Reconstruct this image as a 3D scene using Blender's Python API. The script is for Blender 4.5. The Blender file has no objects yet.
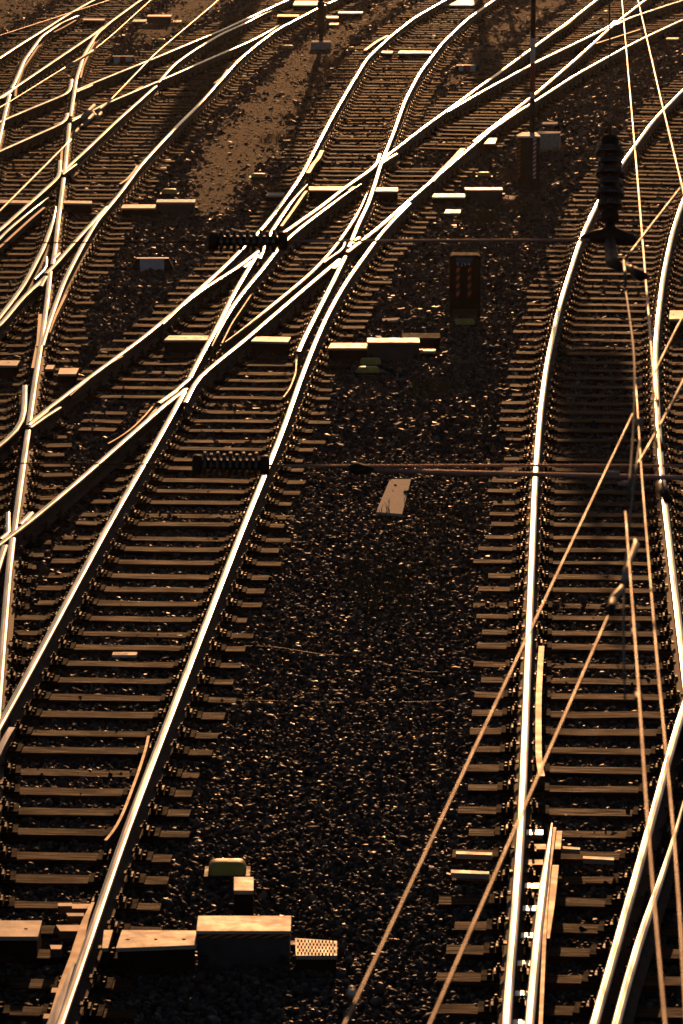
import bpy, math, random
import numpy as np
from mathutils import Vector, Matrix
random.seed(7); RNG = np.random.default_rng(11)
sc = bpy.context.scene
COL = sc.collection
R = math.radians

# ------------------------------------------------------------------ camera
W, H, F = 683, 1024, 3933.0
PITCH = R(12.1); CAMZ = 9.157
cam = bpy.data.cameras.new('camera'); camo = bpy.data.objects.new('camera', cam); COL.objects.link(camo)
cam.sensor_fit = 'VERTICAL'; cam.sensor_height = 36; cam.sensor_width = 24
cam.lens = F / H * 36
cam.clip_start = .5; cam.clip_end = 6000
camo.location = (0, 0, CAMZ); camo.rotation_euler = (math.pi/2 - PITCH, 0, 0)
cam.dof.use_dof = True; cam.dof.focus_distance = 46; cam.dof.aperture_fstop = 9.0
sc.camera = camo
# ------------------------------------------------------------------ light
SUN_EL, SUN_AZ = R(8.2), R(1.3)
w = bpy.data.worlds.new('World'); sc.world = w; w.use_nodes = True
nt = w.node_tree; bg = nt.nodes['Background']
sky = nt.nodes.new('ShaderNodeTexSky'); sky.sky_type = 'NISHITA'; sky.sun_disc = False
sky.sun_elevation = SUN_EL; sky.sun_rotation = SUN_AZ; sky.air_density = .7; sky.dust_density = .6; sky.ozone_density = 1.0
nt.links.new(sky.outputs[0], bg.inputs[0]); bg.inputs[1].default_value = 0.05
sl = bpy.data.lights.new('sun', 'SUN'); sl.energy = 5.0; sl.angle = R(0.32); sl.color = (1.0, .505, .205)
so = bpy.data.objects.new('sun', sl); COL.objects.link(so)
dvec = Vector((-math.sin(SUN_AZ)*math.cos(SUN_EL), -math.cos(SUN_AZ)*math.cos(SUN_EL), -math.sin(SUN_EL)))
so.rotation_euler = dvec.to_track_quat('-Z', 'Y').to_euler(); so.location = (0, 60, 40)
sc.view_settings.view_transform = 'Standard'; sc.view_settings.look = 'None'
sc.view_settings.gamma = 1; sc.view_settings.exposure = -0.92
sc.view_settings.use_white_balance = True; sc.view_settings.white_balance_temperature = 7000; sc.view_settings.white_balance_tint = 18

# ------------------------------------------------------------------ projection helpers: a pixel of the survey photo to a point on the ground
cP, sP = math.cos(PITCH), math.sin(PITCH)
def ray(x, y):
    dx, dy = x - W/2, y - H/2
    return np.array([dx, F*cP - dy*sP, -F*sP - dy*cP])
def G(x, y, z=0.0):
    r = ray(x, y); t = (z - CAMZ) / r[2]
    return np.array([r[0]*t, r[1]*t, z])
def PD(x, y, d):
    r = ray(x, y); t = d / r[1]
    return np.array([r[0]*t, d, CAMZ + r[2]*t])
def gp(pts, z): return np.array([G(x, y, z) for x, y in pts])

# ------------------------------------------------------------------ materials
def mat(name, base=(.2, .2, .2), rough=.6, metal=0., spec=.5):
    m = bpy.data.materials.new(name); m.use_nodes = True
    b = m.node_tree.nodes['Principled BSDF']
    b.inputs['Base Color'].default_value = (*base, 1); b.inputs['Roughness'].default_value = rough
    b.inputs['Metallic'].default_value = metal; b.inputs['Specular IOR Level'].default_value = spec
    return m
def noisy(m, c1, c2, scale=8, stretch=(1, 1, 1), detail=6, bump=0., bscale=None, r1=None, r2=None, lo=.35, hi=.65, coord='Object', bdist=.01):
    n = m.node_tree; b = n.nodes['Principled BSDF']
    tc = n.nodes.new('ShaderNodeTexCoord'); mp = n.nodes.new('ShaderNodeMapping'); mp.inputs['Scale'].default_value = stretch
    n.links.new(tc.outputs[coord], mp.inputs[0])
    oi = n.nodes.new('ShaderNodeObjectInfo'); ad = n.nodes.new('ShaderNodeVectorMath'); ad.operation = 'ADD'
    sc_ = n.nodes.new('ShaderNodeVectorMath'); sc_.operation = 'SCALE'; sc_.inputs[3].default_value = 37
    n.links.new(oi.outputs['Random'], sc_.inputs[0]); n.links.new(mp.outputs[0], ad.inputs[0]); n.links.new(sc_.outputs[0], ad.inputs[1])
    t = n.nodes.new('ShaderNodeTexNoise'); t.inputs['Scale'].default_value = scale; t.inputs['Detail'].default_value = detail
    n.links.new(ad.outputs[0], t.inputs['Vector'])
    cr = n.nodes.new('ShaderNodeValToRGB'); cr.color_ramp.elements[0].position = lo; cr.color_ramp.elements[1].position = hi
    cr.color_ramp.elements[0].color = (*c1, 1); cr.color_ramp.elements[1].color = (*c2, 1)
    n.links.new(t.outputs['Fac'], cr.inputs[0]); n.links.new(cr.outputs[0], b.inputs['Base Color'])
    if r1 is not None:
        mr = n.nodes.new('ShaderNodeMapRange'); mr.inputs[1].default_value = lo; mr.inputs[2].default_value = hi
        mr.inputs[3].default_value = r1; mr.inputs[4].default_value = r2
        n.links.new(t.outputs['Fac'], mr.inputs[0]); n.links.new(mr.outputs[0], b.inputs['Roughness'])
    if bump:
        t2 = n.nodes.new('ShaderNodeTexNoise'); t2.inputs['Scale'].default_value = bscale or scale*3; t2.inputs['Detail'].default_value = 5
        n.links.new(ad.outputs[0], t2.inputs['Vector'])
        bp = n.nodes.new('ShaderNodeBump'); bp.inputs['Strength'].default_value = bump; bp.inputs['Distance'].default_value = bdist
        n.links.new(t2.outputs['Fac'], bp.inputs['Height']); n.links.new(bp.outputs[0], b.inputs['Normal'])
    return m, oi, cr
M = {}
# polished running surface of the rails
M['rail_top'] = noisy(mat('rail_top', rough=.3, metal=1), (.26, .24, .22), (.50, .48, .46), 2.2, (5, .35, 1), r1=.21, r2=.30, bump=.10, bscale=1.5, bdist=.002)[0]
M['rail_side'] = noisy(mat('rail_side', rough=.75), (.05, .03, .02), (.10, .055, .035), 9, bump=.3)[0]
M['worn_steel'] = noisy(mat('worn_steel', metal=.6), (.20, .14, .09), (.32, .23, .16), 7, r1=.5, r2=.62, bump=.15, bdist=.003)[0]
M['iron'] = noisy(mat('iron', metal=.2, rough=.5, spec=.3), (.016, .013, .011), (.05, .034, .024), 20, r1=.45, r2=.75)[0]
M['greasy_and_shade'] = noisy(mat('greasy_plate_and_shade', rough=.9, spec=.08), (.006, .005, .004), (.02, .014, .01), 14, r1=.8, r2=.95)[0]  # greasy dark plates; under the galvanised covers it stands in for shade
M['galv'] = noisy(mat('galv', metal=.3, spec=.3), (.42, .37, .31), (.60, .53, .45), 9, r1=.48, r2=.62, bump=.2, bdist=.003)[0]
M['slide'] = mat('slide_plate', (.7, .68, .64), .3, 1)
M['bead'] = mat('bead_metal', (.85, .82, .78), .5, 1)
M['dark'] = noisy(mat('dark_paint', spec=.12), (.018, .02, .022), (.04, .042, .046), 12, r1=.45, r2=.65)[0]
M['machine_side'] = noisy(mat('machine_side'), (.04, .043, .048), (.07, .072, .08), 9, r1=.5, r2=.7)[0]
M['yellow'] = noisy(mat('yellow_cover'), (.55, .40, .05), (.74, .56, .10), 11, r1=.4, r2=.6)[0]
M['white'] = noisy(mat('white_paint'), (.66, .67, .69), (.84, .85, .86), 14, r1=.5, r2=.7)[0]
M['red'] = noisy(mat('red_paint'), (.42, .03, .02), (.55, .05, .03), 14)[0]
M['orange'] = noisy(mat('orange_paint'), (.60, .13, .02), (.72, .18, .03), 14)[0]
M['black'] = mat('black_paint', (.02, .02, .02), .6)
M['concrete'] = noisy(mat('concrete', rough=.8), (.48, .44, .38), (.68, .62, .54), 22, bump=.3)[0]
M['glass'] = mat('lamp_glass', (.10, .14, .22), .12, 0, .6)
M['ceramic'] = noisy(mat('ceramic', rough=.2, spec=1.), (.045, .022, .014), (.07, .035, .022), 9)[0]
M['wire'] = noisy(mat('wire', metal=1), (.14, .11, .085), (.30, .23, .18), 5, r1=.38, r2=.52)[0]
M['copper'] = noisy(mat('copper_wire', metal=1), (.46, .30, .26), (.60, .42, .38), 12, r1=.36, r2=.46)[0]
M['dropper'] = mat('green_rope', (.02, .09, .09), .6)
M['dry'] = noisy(mat('dry_grass', rough=.7), (.20, .10, .035), (.34, .20, .08), 5)[0]
M['green'] = noisy(mat('moss', rough=.8), (.05, .06, .015), (.10, .11, .03), 8)[0]
# creosoted, weathered timber
mw, oi, cr = noisy(mat('sleeper_wood', rough=.8, spec=.07), (.020, .0072, .0025), (.135, .050, .016), 3.2, (.9, 16, 9), detail=8, bump=.9, bscale=7, r1=.9, r2=.66, bdist=.006)
n = mw.node_tree; hs = n.nodes.new('ShaderNodeHueSaturation'); mr = n.nodes.new('ShaderNodeMapRange')
mr.inputs[3].default_value = .35; mr.inputs[4].default_value = 1.35
n.links.new(oi.outputs['Random'], mr.inputs[0]); n.links.new(mr.outputs[0], hs.inputs['Value']); n.links.new(cr.outputs[0], hs.inputs['Color'])
n.links.new(hs.outputs[0], n.nodes['Principled BSDF'].inputs['Base Color']); M['wood'] = mw
# ballast stones: one tone per stone
ms = mat('ballast_stone', rough=.55); n = ms.node_tree; b = n.nodes['Principled BSDF']
at = n.nodes.new('ShaderNodeAttribute'); at.attribute_name = 'tone'
cr = n.nodes.new('ShaderNodeValToRGB'); e = cr.color_ramp.elements
e[0].color = (.018, .017, .018, 1); e[1].color = (.26, .20, .15, 1); e[1].position = 1
k = cr.color_ramp.elements.new(.35); k.color = (.042, .036, .033, 1)
k = cr.color_ramp.elements.new(.7); k.color = (.085, .065, .048, 1)
k = cr.color_ramp.elements.new(.93); k.color = (.13, .09, .065, 1)
n.links.new(at.outputs['Fac'], cr.inputs[0]); n.links.new(cr.outputs[0], b.inputs['Base Color'])
mr = n.nodes.new('ShaderNodeMapRange'); mr.inputs[3].default_value = .78; mr.inputs[4].default_value = .45
n.links.new(at.outputs['Fac'], mr.inputs[0]); n.links.new(mr.outputs[0], b.inputs['Roughness'])
M['stone'] = ms
mh = bpy.data.materials.new('haze'); mh.use_nodes = True; mh.node_tree.nodes.remove(mh.node_tree.nodes['Principled BSDF'])
pv = mh.node_tree.nodes.new('ShaderNodeVolumePrincipled'); pv.inputs['Color'].default_value = (.95, .9, .85, 1); pv.inputs['Density'].default_value = .00006; pv.inputs['Anisotropy'].default_value = .8
mh.node_tree.links.new(pv.outputs[0], mh.node_tree.nodes['Material Output'].inputs['Volume']); M['haze'] = mh
M['ground'] = noisy(mat('ground_soil', rough=.9, spec=.2), (.02, .017, .015), (.05, .04, .032), 14, detail=10, bump=1, bscale=30, bdist=.03)[0]
M['soil'] = noisy(mat('path_soil', rough=.9, spec=.25), (.016, .008, .004), (.090, .042, .019), 2.6, detail=12, bump=1, bscale=22, bdist=.07, lo=.36, hi=.66)[0]

# ------------------------------------------------------------------ mesh helpers
class MB:
    def __init__(s): s.v = []; s.f = []; s.m = []; s.mats = []
    def mi(s, m):
        if m not in s.mats: s.mats.append(m)
        return s.mats.index(m)
    def add(s, vs, fs, m, Mx=None):
        o = len(s.v); k = s.mi(m)
        for v in vs: s.v.append(tuple(Mx @ Vector(v)) if Mx is not None else tuple(v))
        for f in fs: s.f.append([i+o for i in f]); s.m.append(k)
    def hexa(s, q0, q1, m, Mx=None):        # bottom quad, top quad (counter clockwise)
        s.add(list(q0)+list(q1), [(3,2,1,0),(4,5,6,7),(0,1,5,4),(1,2,6,5),(2,3,7,6),(3,0,4,7)], m, Mx)
    def box(s, c, d, m, Mx=None, ch=0., rot=0.):
        x, y, z = d[0]/2, d[1]/2, d[2]/2
        T = Matrix.Translation(c) @ Matrix.Rotation(rot, 4, 'Z')
        if Mx is not None: T = Mx @ T
        if ch <= 0:
            s.hexa([(-x,-y,-z),(x,-y,-z),(x,y,-z),(-x,y,-z)], [(-x,-y,z),(x,-y,z),(x,y,z),(-x,y,z)], m, T); return
        rings = [(x, y, -z), (x, y, z-ch), (x-ch, y-ch, z)]
        vs = []; fs = []
        for a, b_, c_ in rings: vs += [(-a,-b_,c_),(a,-b_,c_),(a,b_,c_),(-a,b_,c_)]
        fs.append((3,2,1,0)); fs.append((8,9,10,11))
        for k in (0, 4):
            for i in range(4): j = (i+1) % 4; fs.append((k+i, k+j, k+4+j, k+4+i))
        s.add(vs, fs, m, T)
    def lathe(s, prof, m, Mx=None, n=16):   # prof list (r, z)
        vs = []; fs = []
        for r, z in prof:
            for i in range(n): a = 2*math.pi*i/n; vs.append((r*math.cos(a), r*math.sin(a), z))
        for k in range(len(prof)-1):
            for i in range(n): j = (i+1) % n; fs.append((k*n+i, k*n+j, (k+1)*n+j, (k+1)*n+i))
        fs.append(tuple(range(n-1, -1, -1))); fs.append(tuple((len(prof)-1)*n+i for i in range(n)))
        s.add(vs, fs, m, Mx)
    def tube(s, pts, r, m, n=8):
        pts = [Vector(p) for p in pts]; vs = []; fs = []
        for i, p in enumerate(pts):
            t = (pts[min(i+1, len(pts)-1)] - pts[max(i-1, 0)]).normalized()
            u = t.cross(Vector((0, 0, 1)));  u = u.normalized() if u.length > 1e-3 else Vector((1, 0, 0))
            v = u.cross(t); rr = r[i] if isinstance(r, (list, tuple)) else r
            for k in range(n): a = 2*math.pi*k/n; vs.append(p + (u*math.cos(a) + v*math.sin(a))*rr)
        for i in range(len(pts)-1):
            for k in range(n): j = (k+1) % n; fs.append((i*n+k, i*n+j, (i+1)*n+j, (i+1)*n+k))
        fs.append(tuple(range(n-1, -1, -1))); fs.append(tuple((len(pts)-1)*n+k for k in range(n)))
        s.add(vs, fs, m)
    def mesh(s, name, smooth=False):
        me = bpy.data.meshes.new(name); me.from_pydata(s.v, [], s.f)
        for m in s.mats: me.materials.append(M[m])
        me.polygons.foreach_set('material_index', s.m)
        if smooth: me.polygons.foreach_set('use_smooth', [True]*len(s.f))
        me.update(); return me
    def build(s, name, parent=None, smooth=False, origin=None):
        if origin is not None:
            o3 = Vector(origin)
            s.v = [tuple(Vector(v)-o3) for v in s.v]
        o = bpy.data.objects.new(name, s.mesh(name, smooth)); COL.objects.link(o)
        if origin is not None: o.location = origin
        if parent is not None:
            o.parent = parent
            if origin is not None: o.location = Vector(origin) - parent.location
            elif parent.type == 'EMPTY': o.location = -parent.location
        return o
def tag(o, label=None, cat=None, group=None, kind=None):
    if label: o['label'] = label
    if cat: o['category'] = cat
    if group: o['group'] = group
    if kind: o['kind'] = kind
    return o
def thing(name, loc, label, cat, group=None):
    o = bpy.data.objects.new(name, None); COL.objects.link(o); o.location = loc; o.empty_display_size = .2
    return tag(o, label, cat, group)
def T(x, y, z): return Matrix.Translation((x, y, z))

# evening haze over the yard
hb = MB(); hb.box((0, 150, 10), (260, 420, 24), 'haze'); ho = tag(hb.build('haze'), kind='stuff')
# ------------------------------------------------------------------ ground and paths
mb = MB(); mb.add([(-3000,-500,-.075),(3000,-500,-.075),(3000,5000,-.075),(-3000,5000,-.075)], [(0,1,2,3)], 'ground')
tag(mb.build('ground'), kind='structure')

def smooth_poly(p, step, it):
    p = np.asarray(p); out = [p[0]]
    seg = np.linalg.norm(np.diff(p, axis=0), axis=1); s = np.concatenate([[0], np.cumsum(seg)])
    k = max(2, int(s[-1]/step)+1); t = np.linspace(0, s[-1], k)
    q = np.stack([np.interp(t, s, p[:, i]) for i in range(p.shape[1])], 1)
    for _ in range(it):
        r = q.copy(); r[1:-1] = .25*q[:-2] + .5*q[1:-1] + .25*q[2:]; q = r
    return q

ZR = 0.217
PROFILE = [(-.075,-.172),(-.075,-.160),(-.014,-.138),(-.009,-.125),(-.009,-.052),(-.036,-.040),(-.0365,-.016),(-.033,-.006),(-.026,-.0022),(-.013,0),
           (.013,0),(.026,-.0022),(.033,-.006),(.0365,-.016),(.036,-.040),(.009,-.052),(.009,-.125),(.014,-.138),(.075,-.160),(.075,-.172)]
FLAT = [(-.030,-.09),(-.034,-.02),(-.030,-.004),(.030,-.004),(.034,-.02),(.030,-.09)]
RAILS = []   # ground polylines for placing fastenings
def rail_mesh(q, prof, top, side, zoff=0., wscale=1., taper=0):
    mb = MB(); nP = len(prof); vs = []
    kt, ks = mb.mi(top), mb.mi(side)
    L = len(q)
    for i in range(L):
        t = q[min(i+1, L-1)] - q[max(i-1, 0)]; t = t/np.hypot(t[0], t[1]); nx, ny = t[1], -t[0]
        f = 1.
        for e_, on in ((0, taper & 1), (L-1, taper & 2)):
            if on: f = min(f, .3 + .7*min(1, abs(i-e_)/5.))
        for a, z in prof: vs.append((q[i][0]+nx*a*f*wscale, q[i][1]+ny*a*f*wscale, ZR+z+zoff))
    mb.v = vs
    for i in range(L-1):
        for k in range(nP-1):
            mb.f.append([i*nP+k, i*nP+k+1, (i+1)*nP+k+1, (i+1)*nP+k])
            mb.m.append(kt if min(prof[k][1], prof[k+1][1]) > -.0165 and max(prof[k][1], prof[k+1][1]) > -.0065 else ks)
    mb.f.append(list(range(nP))[::-1]); mb.m.append(ks)
    mb.f.append([(L-1)*nP+k for k in range(nP)]); mb.m.append(ks)
    return mb
def rail(track, pts, name='rail', z=0., sm=6, prof=None, top='rail_top', ws=1., taper=0, reg=True, step=.6, label=None):
    q = smooth_poly(gp(pts, ZR)[:, :2], step, sm)
    mb = rail_mesh(q, prof or PROFILE, top, 'rail_side', z, ws, taper)
    o = mb.build(name, TR[track])
    for p in o.data.polygons: p.use_smooth = False
    if reg: RAILS.append(q)
    if label: o['label'] = label
    return o
TR = {}
def track(key, px, label, name='railway_track', cat='railway track', group='tracks of the rail yard'):
    g = G(*px, 0); TR[key] = thing(name, tuple(g), label, cat, group)
track('A', (200, 700), 'straight track in the left foreground running up to the glinting crossing')
track('X', (270, 300), 'double slip crossing where two tracks cut each other under the bright sun glint', 'railway_crossing', 'railway crossing', None)
track('C', (390, 90), 'track curving up and right from the sunlit crossing to the top edge centre')
track('B', (560, 60), 'switch fanning out to the upper right corner behind the striped post', 'railway_switch', 'railway switch', 'switches of the rail yard')
track('R', (600, 600), 'long track on the right with large shadow patch between its rails, under the overhead wires')
track('S', (640, 960), 'switch rails entering the bottom right corner beneath the overhead wires', 'railway_switch', 'railway switch', 'switches of the rail yard')
track('D', (20, 300), 'dense switch at the left edge where four rails cross in narrow X shapes', 'railway_switch', 'railway switch', 'switches of the rail yard')
track('E', (200, 90), 'diagonal switch track in the upper left, crossed by the broad mast shadow', 'railway_switch', 'railway switch', 'switches of the rail yard')
track('J', (60, 30), 'switch in the topmost left corner beside the bare brown earth', 'railway_switch', 'railway switch', 'switches of the rail yard')

# --- A
rail('A', [(-75,860),(-30,776),(0,724),(11.2,704),(61,612),(110.8,520),(160,435.8),(184.5,391)])
A_R = [(18,1140),(59.7,1024),(107.5,884),(122,840),(175.9,700),(245.6,520),(280.7,435.8),(299.4,382.3),(315.6,340)]
rail('A', A_R[:8])
rail('A', [(148.5,735),(147,744),(139,770),(123,813),(113,832),(105.5,839.5)], 'check_rail', -.002, 2, FLAT, 'worn_steel', .38, reg=False, step=.2)
rail('A', [(12,727),(6,735),(-4,757),(-16,785)], 'check_rail', .003, 2, FLAT, 'rail_top', .9, reg=False, step=.3)
rail('A', [(296.5,359),(296,372),(290,388),(283.5,396.5)], 'check_rail', -.002, 2, FLAT, 'worn_steel', .3, reg=False, step=.2)
rail('A', [(93,899),(84,918),(77,950),(66,975),(56,1010),(47,1040),(20,1120)], 'switch_blade', -.02, 2, FLAT, 'worn_steel', 1.3, taper=1, reg=False, step=.2)
rail('A', [(74,962),(61,998),(50,1026),(20,1100)], 'switch_blade', .002, 1, FLAT, 'rail_top', 1.0, taper=1, reg=False, step=.2)
# --- crossing X
rail('X', [(189.5,377.5),(205,347.6),(215.6,330),(230.5,298.7),(252.5,261),(256.9,254.5)], sm=3)
rail('X', [(185.3,402),(196.6,378.4),(230,351),(232.3,350),(310,283.4),(339.5,258.8)], sm=1)
rail('X', [(299.4,382.3),(315.6,340),(329.3,310),(346.9,279.7),(363.3,257.5),(380,234),(398,214.8),(410,203)], sm=5, z=.0015)
rail('X', [(298.5,351),(301.5,343),(318.2,310),(332,283),(345.2,256)], sm=2, z=.001)
rail('X', [(348.8,246.5),(359.7,220),(366.9,206.8),(375,183.3),(380,166),(383,158)], sm=2, z=.001)
rail('X', [(347,251.6),(380,225.9),(400,208),(427.6,184),(472,146),(492,129)], sm=3)
rail('X', [(28.1,423.3),(80,383.5),(139.4,340),(160,323.2),(198,291.5),(240,265.3),(257.8,250.9)], sm=2)
rail('X', [(162,323.5),(180,306),(207,281.5),(231.5,260),(239.3,250.3),(256,235),(270,219),(290,191.7),(301.6,175),(314.5,150)], sm=4, z=.0015)
rail('X', [(212,346),(221,326),(230,309),(247.6,285.8),(265,266),(276.8,249),(288.7,236.7),(311,219),(328.6,206.2),(350,190.4),(361,184)], 'switch_blade', .002, 3, taper=3)
rail('X', [(225,342),(230,339.6),(268,308),(310,274),(327,256.3),(338.7,242),(353.9,220),(363.3,203),(366.9,193.3)], 'switch_blade', .002, 4, ws=.8, taper=3)
rail('X', [(259.5,258),(264,246),(269.7,233.3),(291,201.5),(307.5,184)], 'switch_blade', .0005, 2, taper=2)
rail('X', [(266,244.5),(275.6,237.4),(290,227.4),(320.4,206.2),(350,183.4),(361,176.3),(377,164.3),(379.8,153.6)], sm=1, z=.0005)
rail('X', [(380.6,163.5),(385,160.4),(396.7,153.5)], 'wing_rail', .001, 0)
rail('X', [(382.5,159),(385.6,156.4),(400,145.3),(425,126),(450,108)], sm=1)
rail('X', [(189,378.5),(180,388),(168,397),(158.5,402.5)], 'wing_rail', .001, 1, ws=.85)
rail('X', [(324,262),(338,252),(343,248),(345.5,241)], 'wing_rail', .001, 0, ws=.6, reg=False, step=.3)
rail('X', [(333,268),(339,262)], 'wing_rail', .003, 0, ws=1.1, reg=False)
rail('X', [(352,243),(359,237)], 'wing_rail', .003, 0, ws=.9, reg=False)
rail('X', [(244,267),(251,261)], 'wing_rail', .003, 0, ws=.9, reg=False)
rail('X', [(59.7,407),(45,416),(30,427)], 'wing_rail', .001, 1, ws=.85)
rail('X', [(308,172.5),(313,164),(319,157),(322,150)], 'check_rail', -.002, 0, FLAT, 'worn_steel', 1.2, reg=False, step=.4)
rail('X', [(281.5,225),(293,209),(304,193),(306.5,190)], 'check_rail', -.01, 0, FLAT, 'worn_steel', .8, reg=False, step=.4)
rail('X', [(70,395),(82,384.5),(98,371),(113,361),(123,355.5)], 'check_rail', -.002, 1, FLAT, 'worn_steel', .35, reg=False, step=.3)
rail('X', [(108,443),(113,441),(132,428),(147,413),(152.5,406)], 'check_rail', -.002, 1, FLAT, 'worn_steel', .35, reg=False, step=.3)
rail('X', [(222,339),(232,319),(243,303),(251,291)], 'check_rail', -.05, 1, FLAT, 'worn_steel', .3, reg=False, step=.3)
rail('X', [(160,403.5),(140,420)], 'check_rail', -.03, 0, FLAT, 'worn_steel', .5, reg=False)
# lower left continuation of the crossing track
rail('X', [(-60,590),(0,543),(11.7,533.9),(27,523),(80,478.8),(170,399.7),(186,388.2)], sm=1, z=.0005)
rail('X', [(-60,490),(0,444.4),(15,432.4),(21.5,423),(24.2,410),(24.8,385)], sm=1, z=.0005)
# --- C
rail('C', [(314.5,150),(330.7,119),(349.3,87),(367.4,57.5),(390,36.5),(415,17),(445,0),(485,-22),(510,-34)], sm=3)
rail('C', [(383,158),(392.8,134.4),(405.2,99.6),(420,72),(442.6,42.3),(467.5,18.7),(493.6,0),(530,-22),(555,-34)], sm=3)
rail('C', [(365,45),(377,36),(388,30.5)], 'spare_rail', -.12, 0, FLAT, 'worn_steel', 1.2, reg=False, label='loose rail piece lying beside the curve')
# --- B
rail('B', [(450,108),(480,86),(513,62.2),(530,49.8),(572.7,18.7),(596.4,0),(640,-30)], sm=3, z=.001)
rail('B', [(448,111),(478,93.5),(513,74.3),(537.9,61),(587.7,37.3),(610,26),(615.5,20.5)], sm=3)
rail('B', [(616.5,24.5),(630,17.4),(683,0),(770,-26)], sm=2)
rail('B', [(474,141),(490,128.5),(513,111),(538,91.5),(575.2,59.7),(615,23.6),(645,0),(685,-28)], sm=3, z=.001)
rail('B', [(492,129),(513,114.5),(537,99.6),(575,75),(625,47.3),(650,34.8),(683,19.5),(760,-12)], sm=3)
rail('B', [(431.5,181),(442,170),(452,160),(463,148)], 'check_rail', -.002, 0, FLAT, 'worn_steel', 1.6, reg=False, step=.4)
rail('B', [(556,31),(566,24.5),(575,17)], 'check_rail', -.002, 0, FLAT, 'worn_steel', 1.2, reg=False, step=.4)
rail('B', [(596,43),(612,38),(640,29)], 'check_rail', -.002, 0, FLAT, 'worn_steel', .8, reg=False, step=.4)
# --- R
rail('R', [(499,1150),(505.8,1024),(520.7,840),(527.9,660),(534.9,482),(540.4,409.5),(547.8,357),(560.3,302),(580.2,239.5),(598.9,199.6),(620,166),(653.6,120),(683,89.6),(730,52),(800,8)], sm=4)
rail('R', [(739,1150),(724.6,1024),(706,850),(683,660),(662.3,482),(657.2,407),(655,350),(659.8,302),(663.6,274),(672.3,232),(684,197),(705,163),(745,116),(800,75)], sm=6)
rail('R', [(541.6,646),(540.5,660),(538.5,700),(538.5,760),(541.8,776)], 'check_rail', .004, 1, FLAT, 'worn_steel', .85, reg=False, step=.3)
rail('R', [(534,834),(552,823)][1:] + [(550.5,835),(546.9,860),(538,930),(529.4,1024),(519,1140)], 'switch_blade', .001, 2, taper=1, reg=False, step=.3)
rail('R', [(554.5,826),(553,840),(550,860),(546,900),(540.6,1024),(534,1140)], 'check_rail', -.006, 1, FLAT, 'worn_steel', .45, reg=False, step=.3)
rail('R', [(558,828),(556.5,846)], 'check_rail', -.02, 0, FLAT, 'worn_steel', 1.1, reg=False)
rail('R', [(554.5,862),(551,896),(545,935)], 'check_rail', -.02, 0, FLAT, 'worn_steel', 1.1, reg=False, step=.3)
# --- S
rail('S', [(712,640),(700,668),(683,705),(645,844),(594,1024),(558,1150)], sm=4, reg=True, z=.002)
rail('S', [(684,800),(672,847),(652,905),(637,944),(616,1024),(586,1140)], 'switch_blade', .003, 3, taper=1, reg=False)
# --- D
rail('D', [(-30,1100),(-12,850),(-1,690),(8.8,570),(12.5,537.5)], sm=2)
rail('D', [(14,532),(15,524.5),(21,480),(28.1,429.6)], sm=0)
rail('D', [(28.6,424.8),(35,380),(41,343),(46.7,303.7),(50.2,271)], sm=2)
rail('D', [(52.5,264),(54.8,252),(58,222),(63.6,177.6)], sm=1, z=.001)
rail('D', [(64.2,173),(65,166),(69.4,123)], sm=0, z=.001)
rail('D', [(42,345),(49.5,320),(64.4,279.6),(83.7,242.5),(97.4,220)], sm=2, z=.0015)
rail('D', [(-40,354),(0,324.7),(22.5,297),(45,277)], sm=1, z=.0005)
rail('D', [(46,273),(51.5,268),(70.9,245.8),(87,228),(107,206)], sm=1, z=.0005)
rail('D', [(-5,322),(0,316),(24,284.4),(43.5,247.4),(53.5,220),(56,206)], 'switch_blade', .002, 2, taper=2)
rail('D', [(34.5,279),(44,269.5),(46.5,265),(46.3,257)], 'wing_rail', .002, 0, ws=.6, reg=False, step=.4)
rail('D', [(40.5,286),(45.5,276)], 'wing_rail', .003, 0, ws=1, reg=False)
rail('D', [(54,258),(59,253)], 'wing_rail', .003, 0, ws=.9, reg=False)
rail('D', [(8,512),(8,533),(0,538.6)], 'wing_rail', .002, 0, ws=.7, reg=False, step=.3)
rail('D', [(20,524),(31,512)], 'wing_rail', .003, 0, ws=.9, reg=False)
rail('D', [(-8,585),(0,560),(5,545)], 'wing_rail', .003, 0, ws=1, reg=False)
rail('D', [(38,345),(40.2,313)], 'check_rail', -.01, 0, FLAT, 'worn_steel', .8, reg=False)
rail('D', [(33,366),(38,340),(41,318)], 'check_rail', -.02, 0, FLAT, 'worn_steel', .8, reg=False)
rail('D', [(49,330),(53.5,318),(59,306),(66,292)], 'check_rail', -.03, 0, FLAT, 'worn_steel', .6, reg=False)
# --- E
rail('E', [(97.4,220),(122.2,190.2),(138.3,167.6),(160.9,142.7),(180.2,122.5),(200,103.2),(214.2,87),(238.3,59.6),(257.6,43.5),(277,29),(299.3,17.5),(318.7,7.2),(334.8,0),(375,-18)], sm=3)
rail('E', [(-40,260),(0,229),(57.5,177.8),(59.7,175),(60,160)], sm=1)
rail('E', [(61,172),(64.4,169.6),(90,146),(117.4,120),(156,85.6)], sm=1)
rail('E', [(158.5,82),(160.9,79),(173.8,64.4),(186.6,54.8),(200,46),(222.2,33),(243,24),(262,14),(272,10.5)], sm=2, taper=2)
rail('E', [(62.5,174),(67,170.5),(76,164)], 'wing_rail', .002, 0, ws=.8, reg=False)
rail('E', [(-60,149),(0,121),(25.8,110),(68,92.8),(71,86),(71.5,79)], sm=1)
rail('E', [(75.7,90.2),(90,83.7),(110,75.7),(156,57.2),(200,38.7),(222,29.8),(248,17.7),(286.6,0),(330,-16)], sm=2, z=.001)
rail('E', [(76.5,91.5),(84,88.5),(92,85)], 'wing_rail', .003, 0, ws=.7, reg=False)
rail('E', [(-50,173),(0,150.3),(64.4,122),(67,117),(67.2,113)], sm=1)
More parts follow.
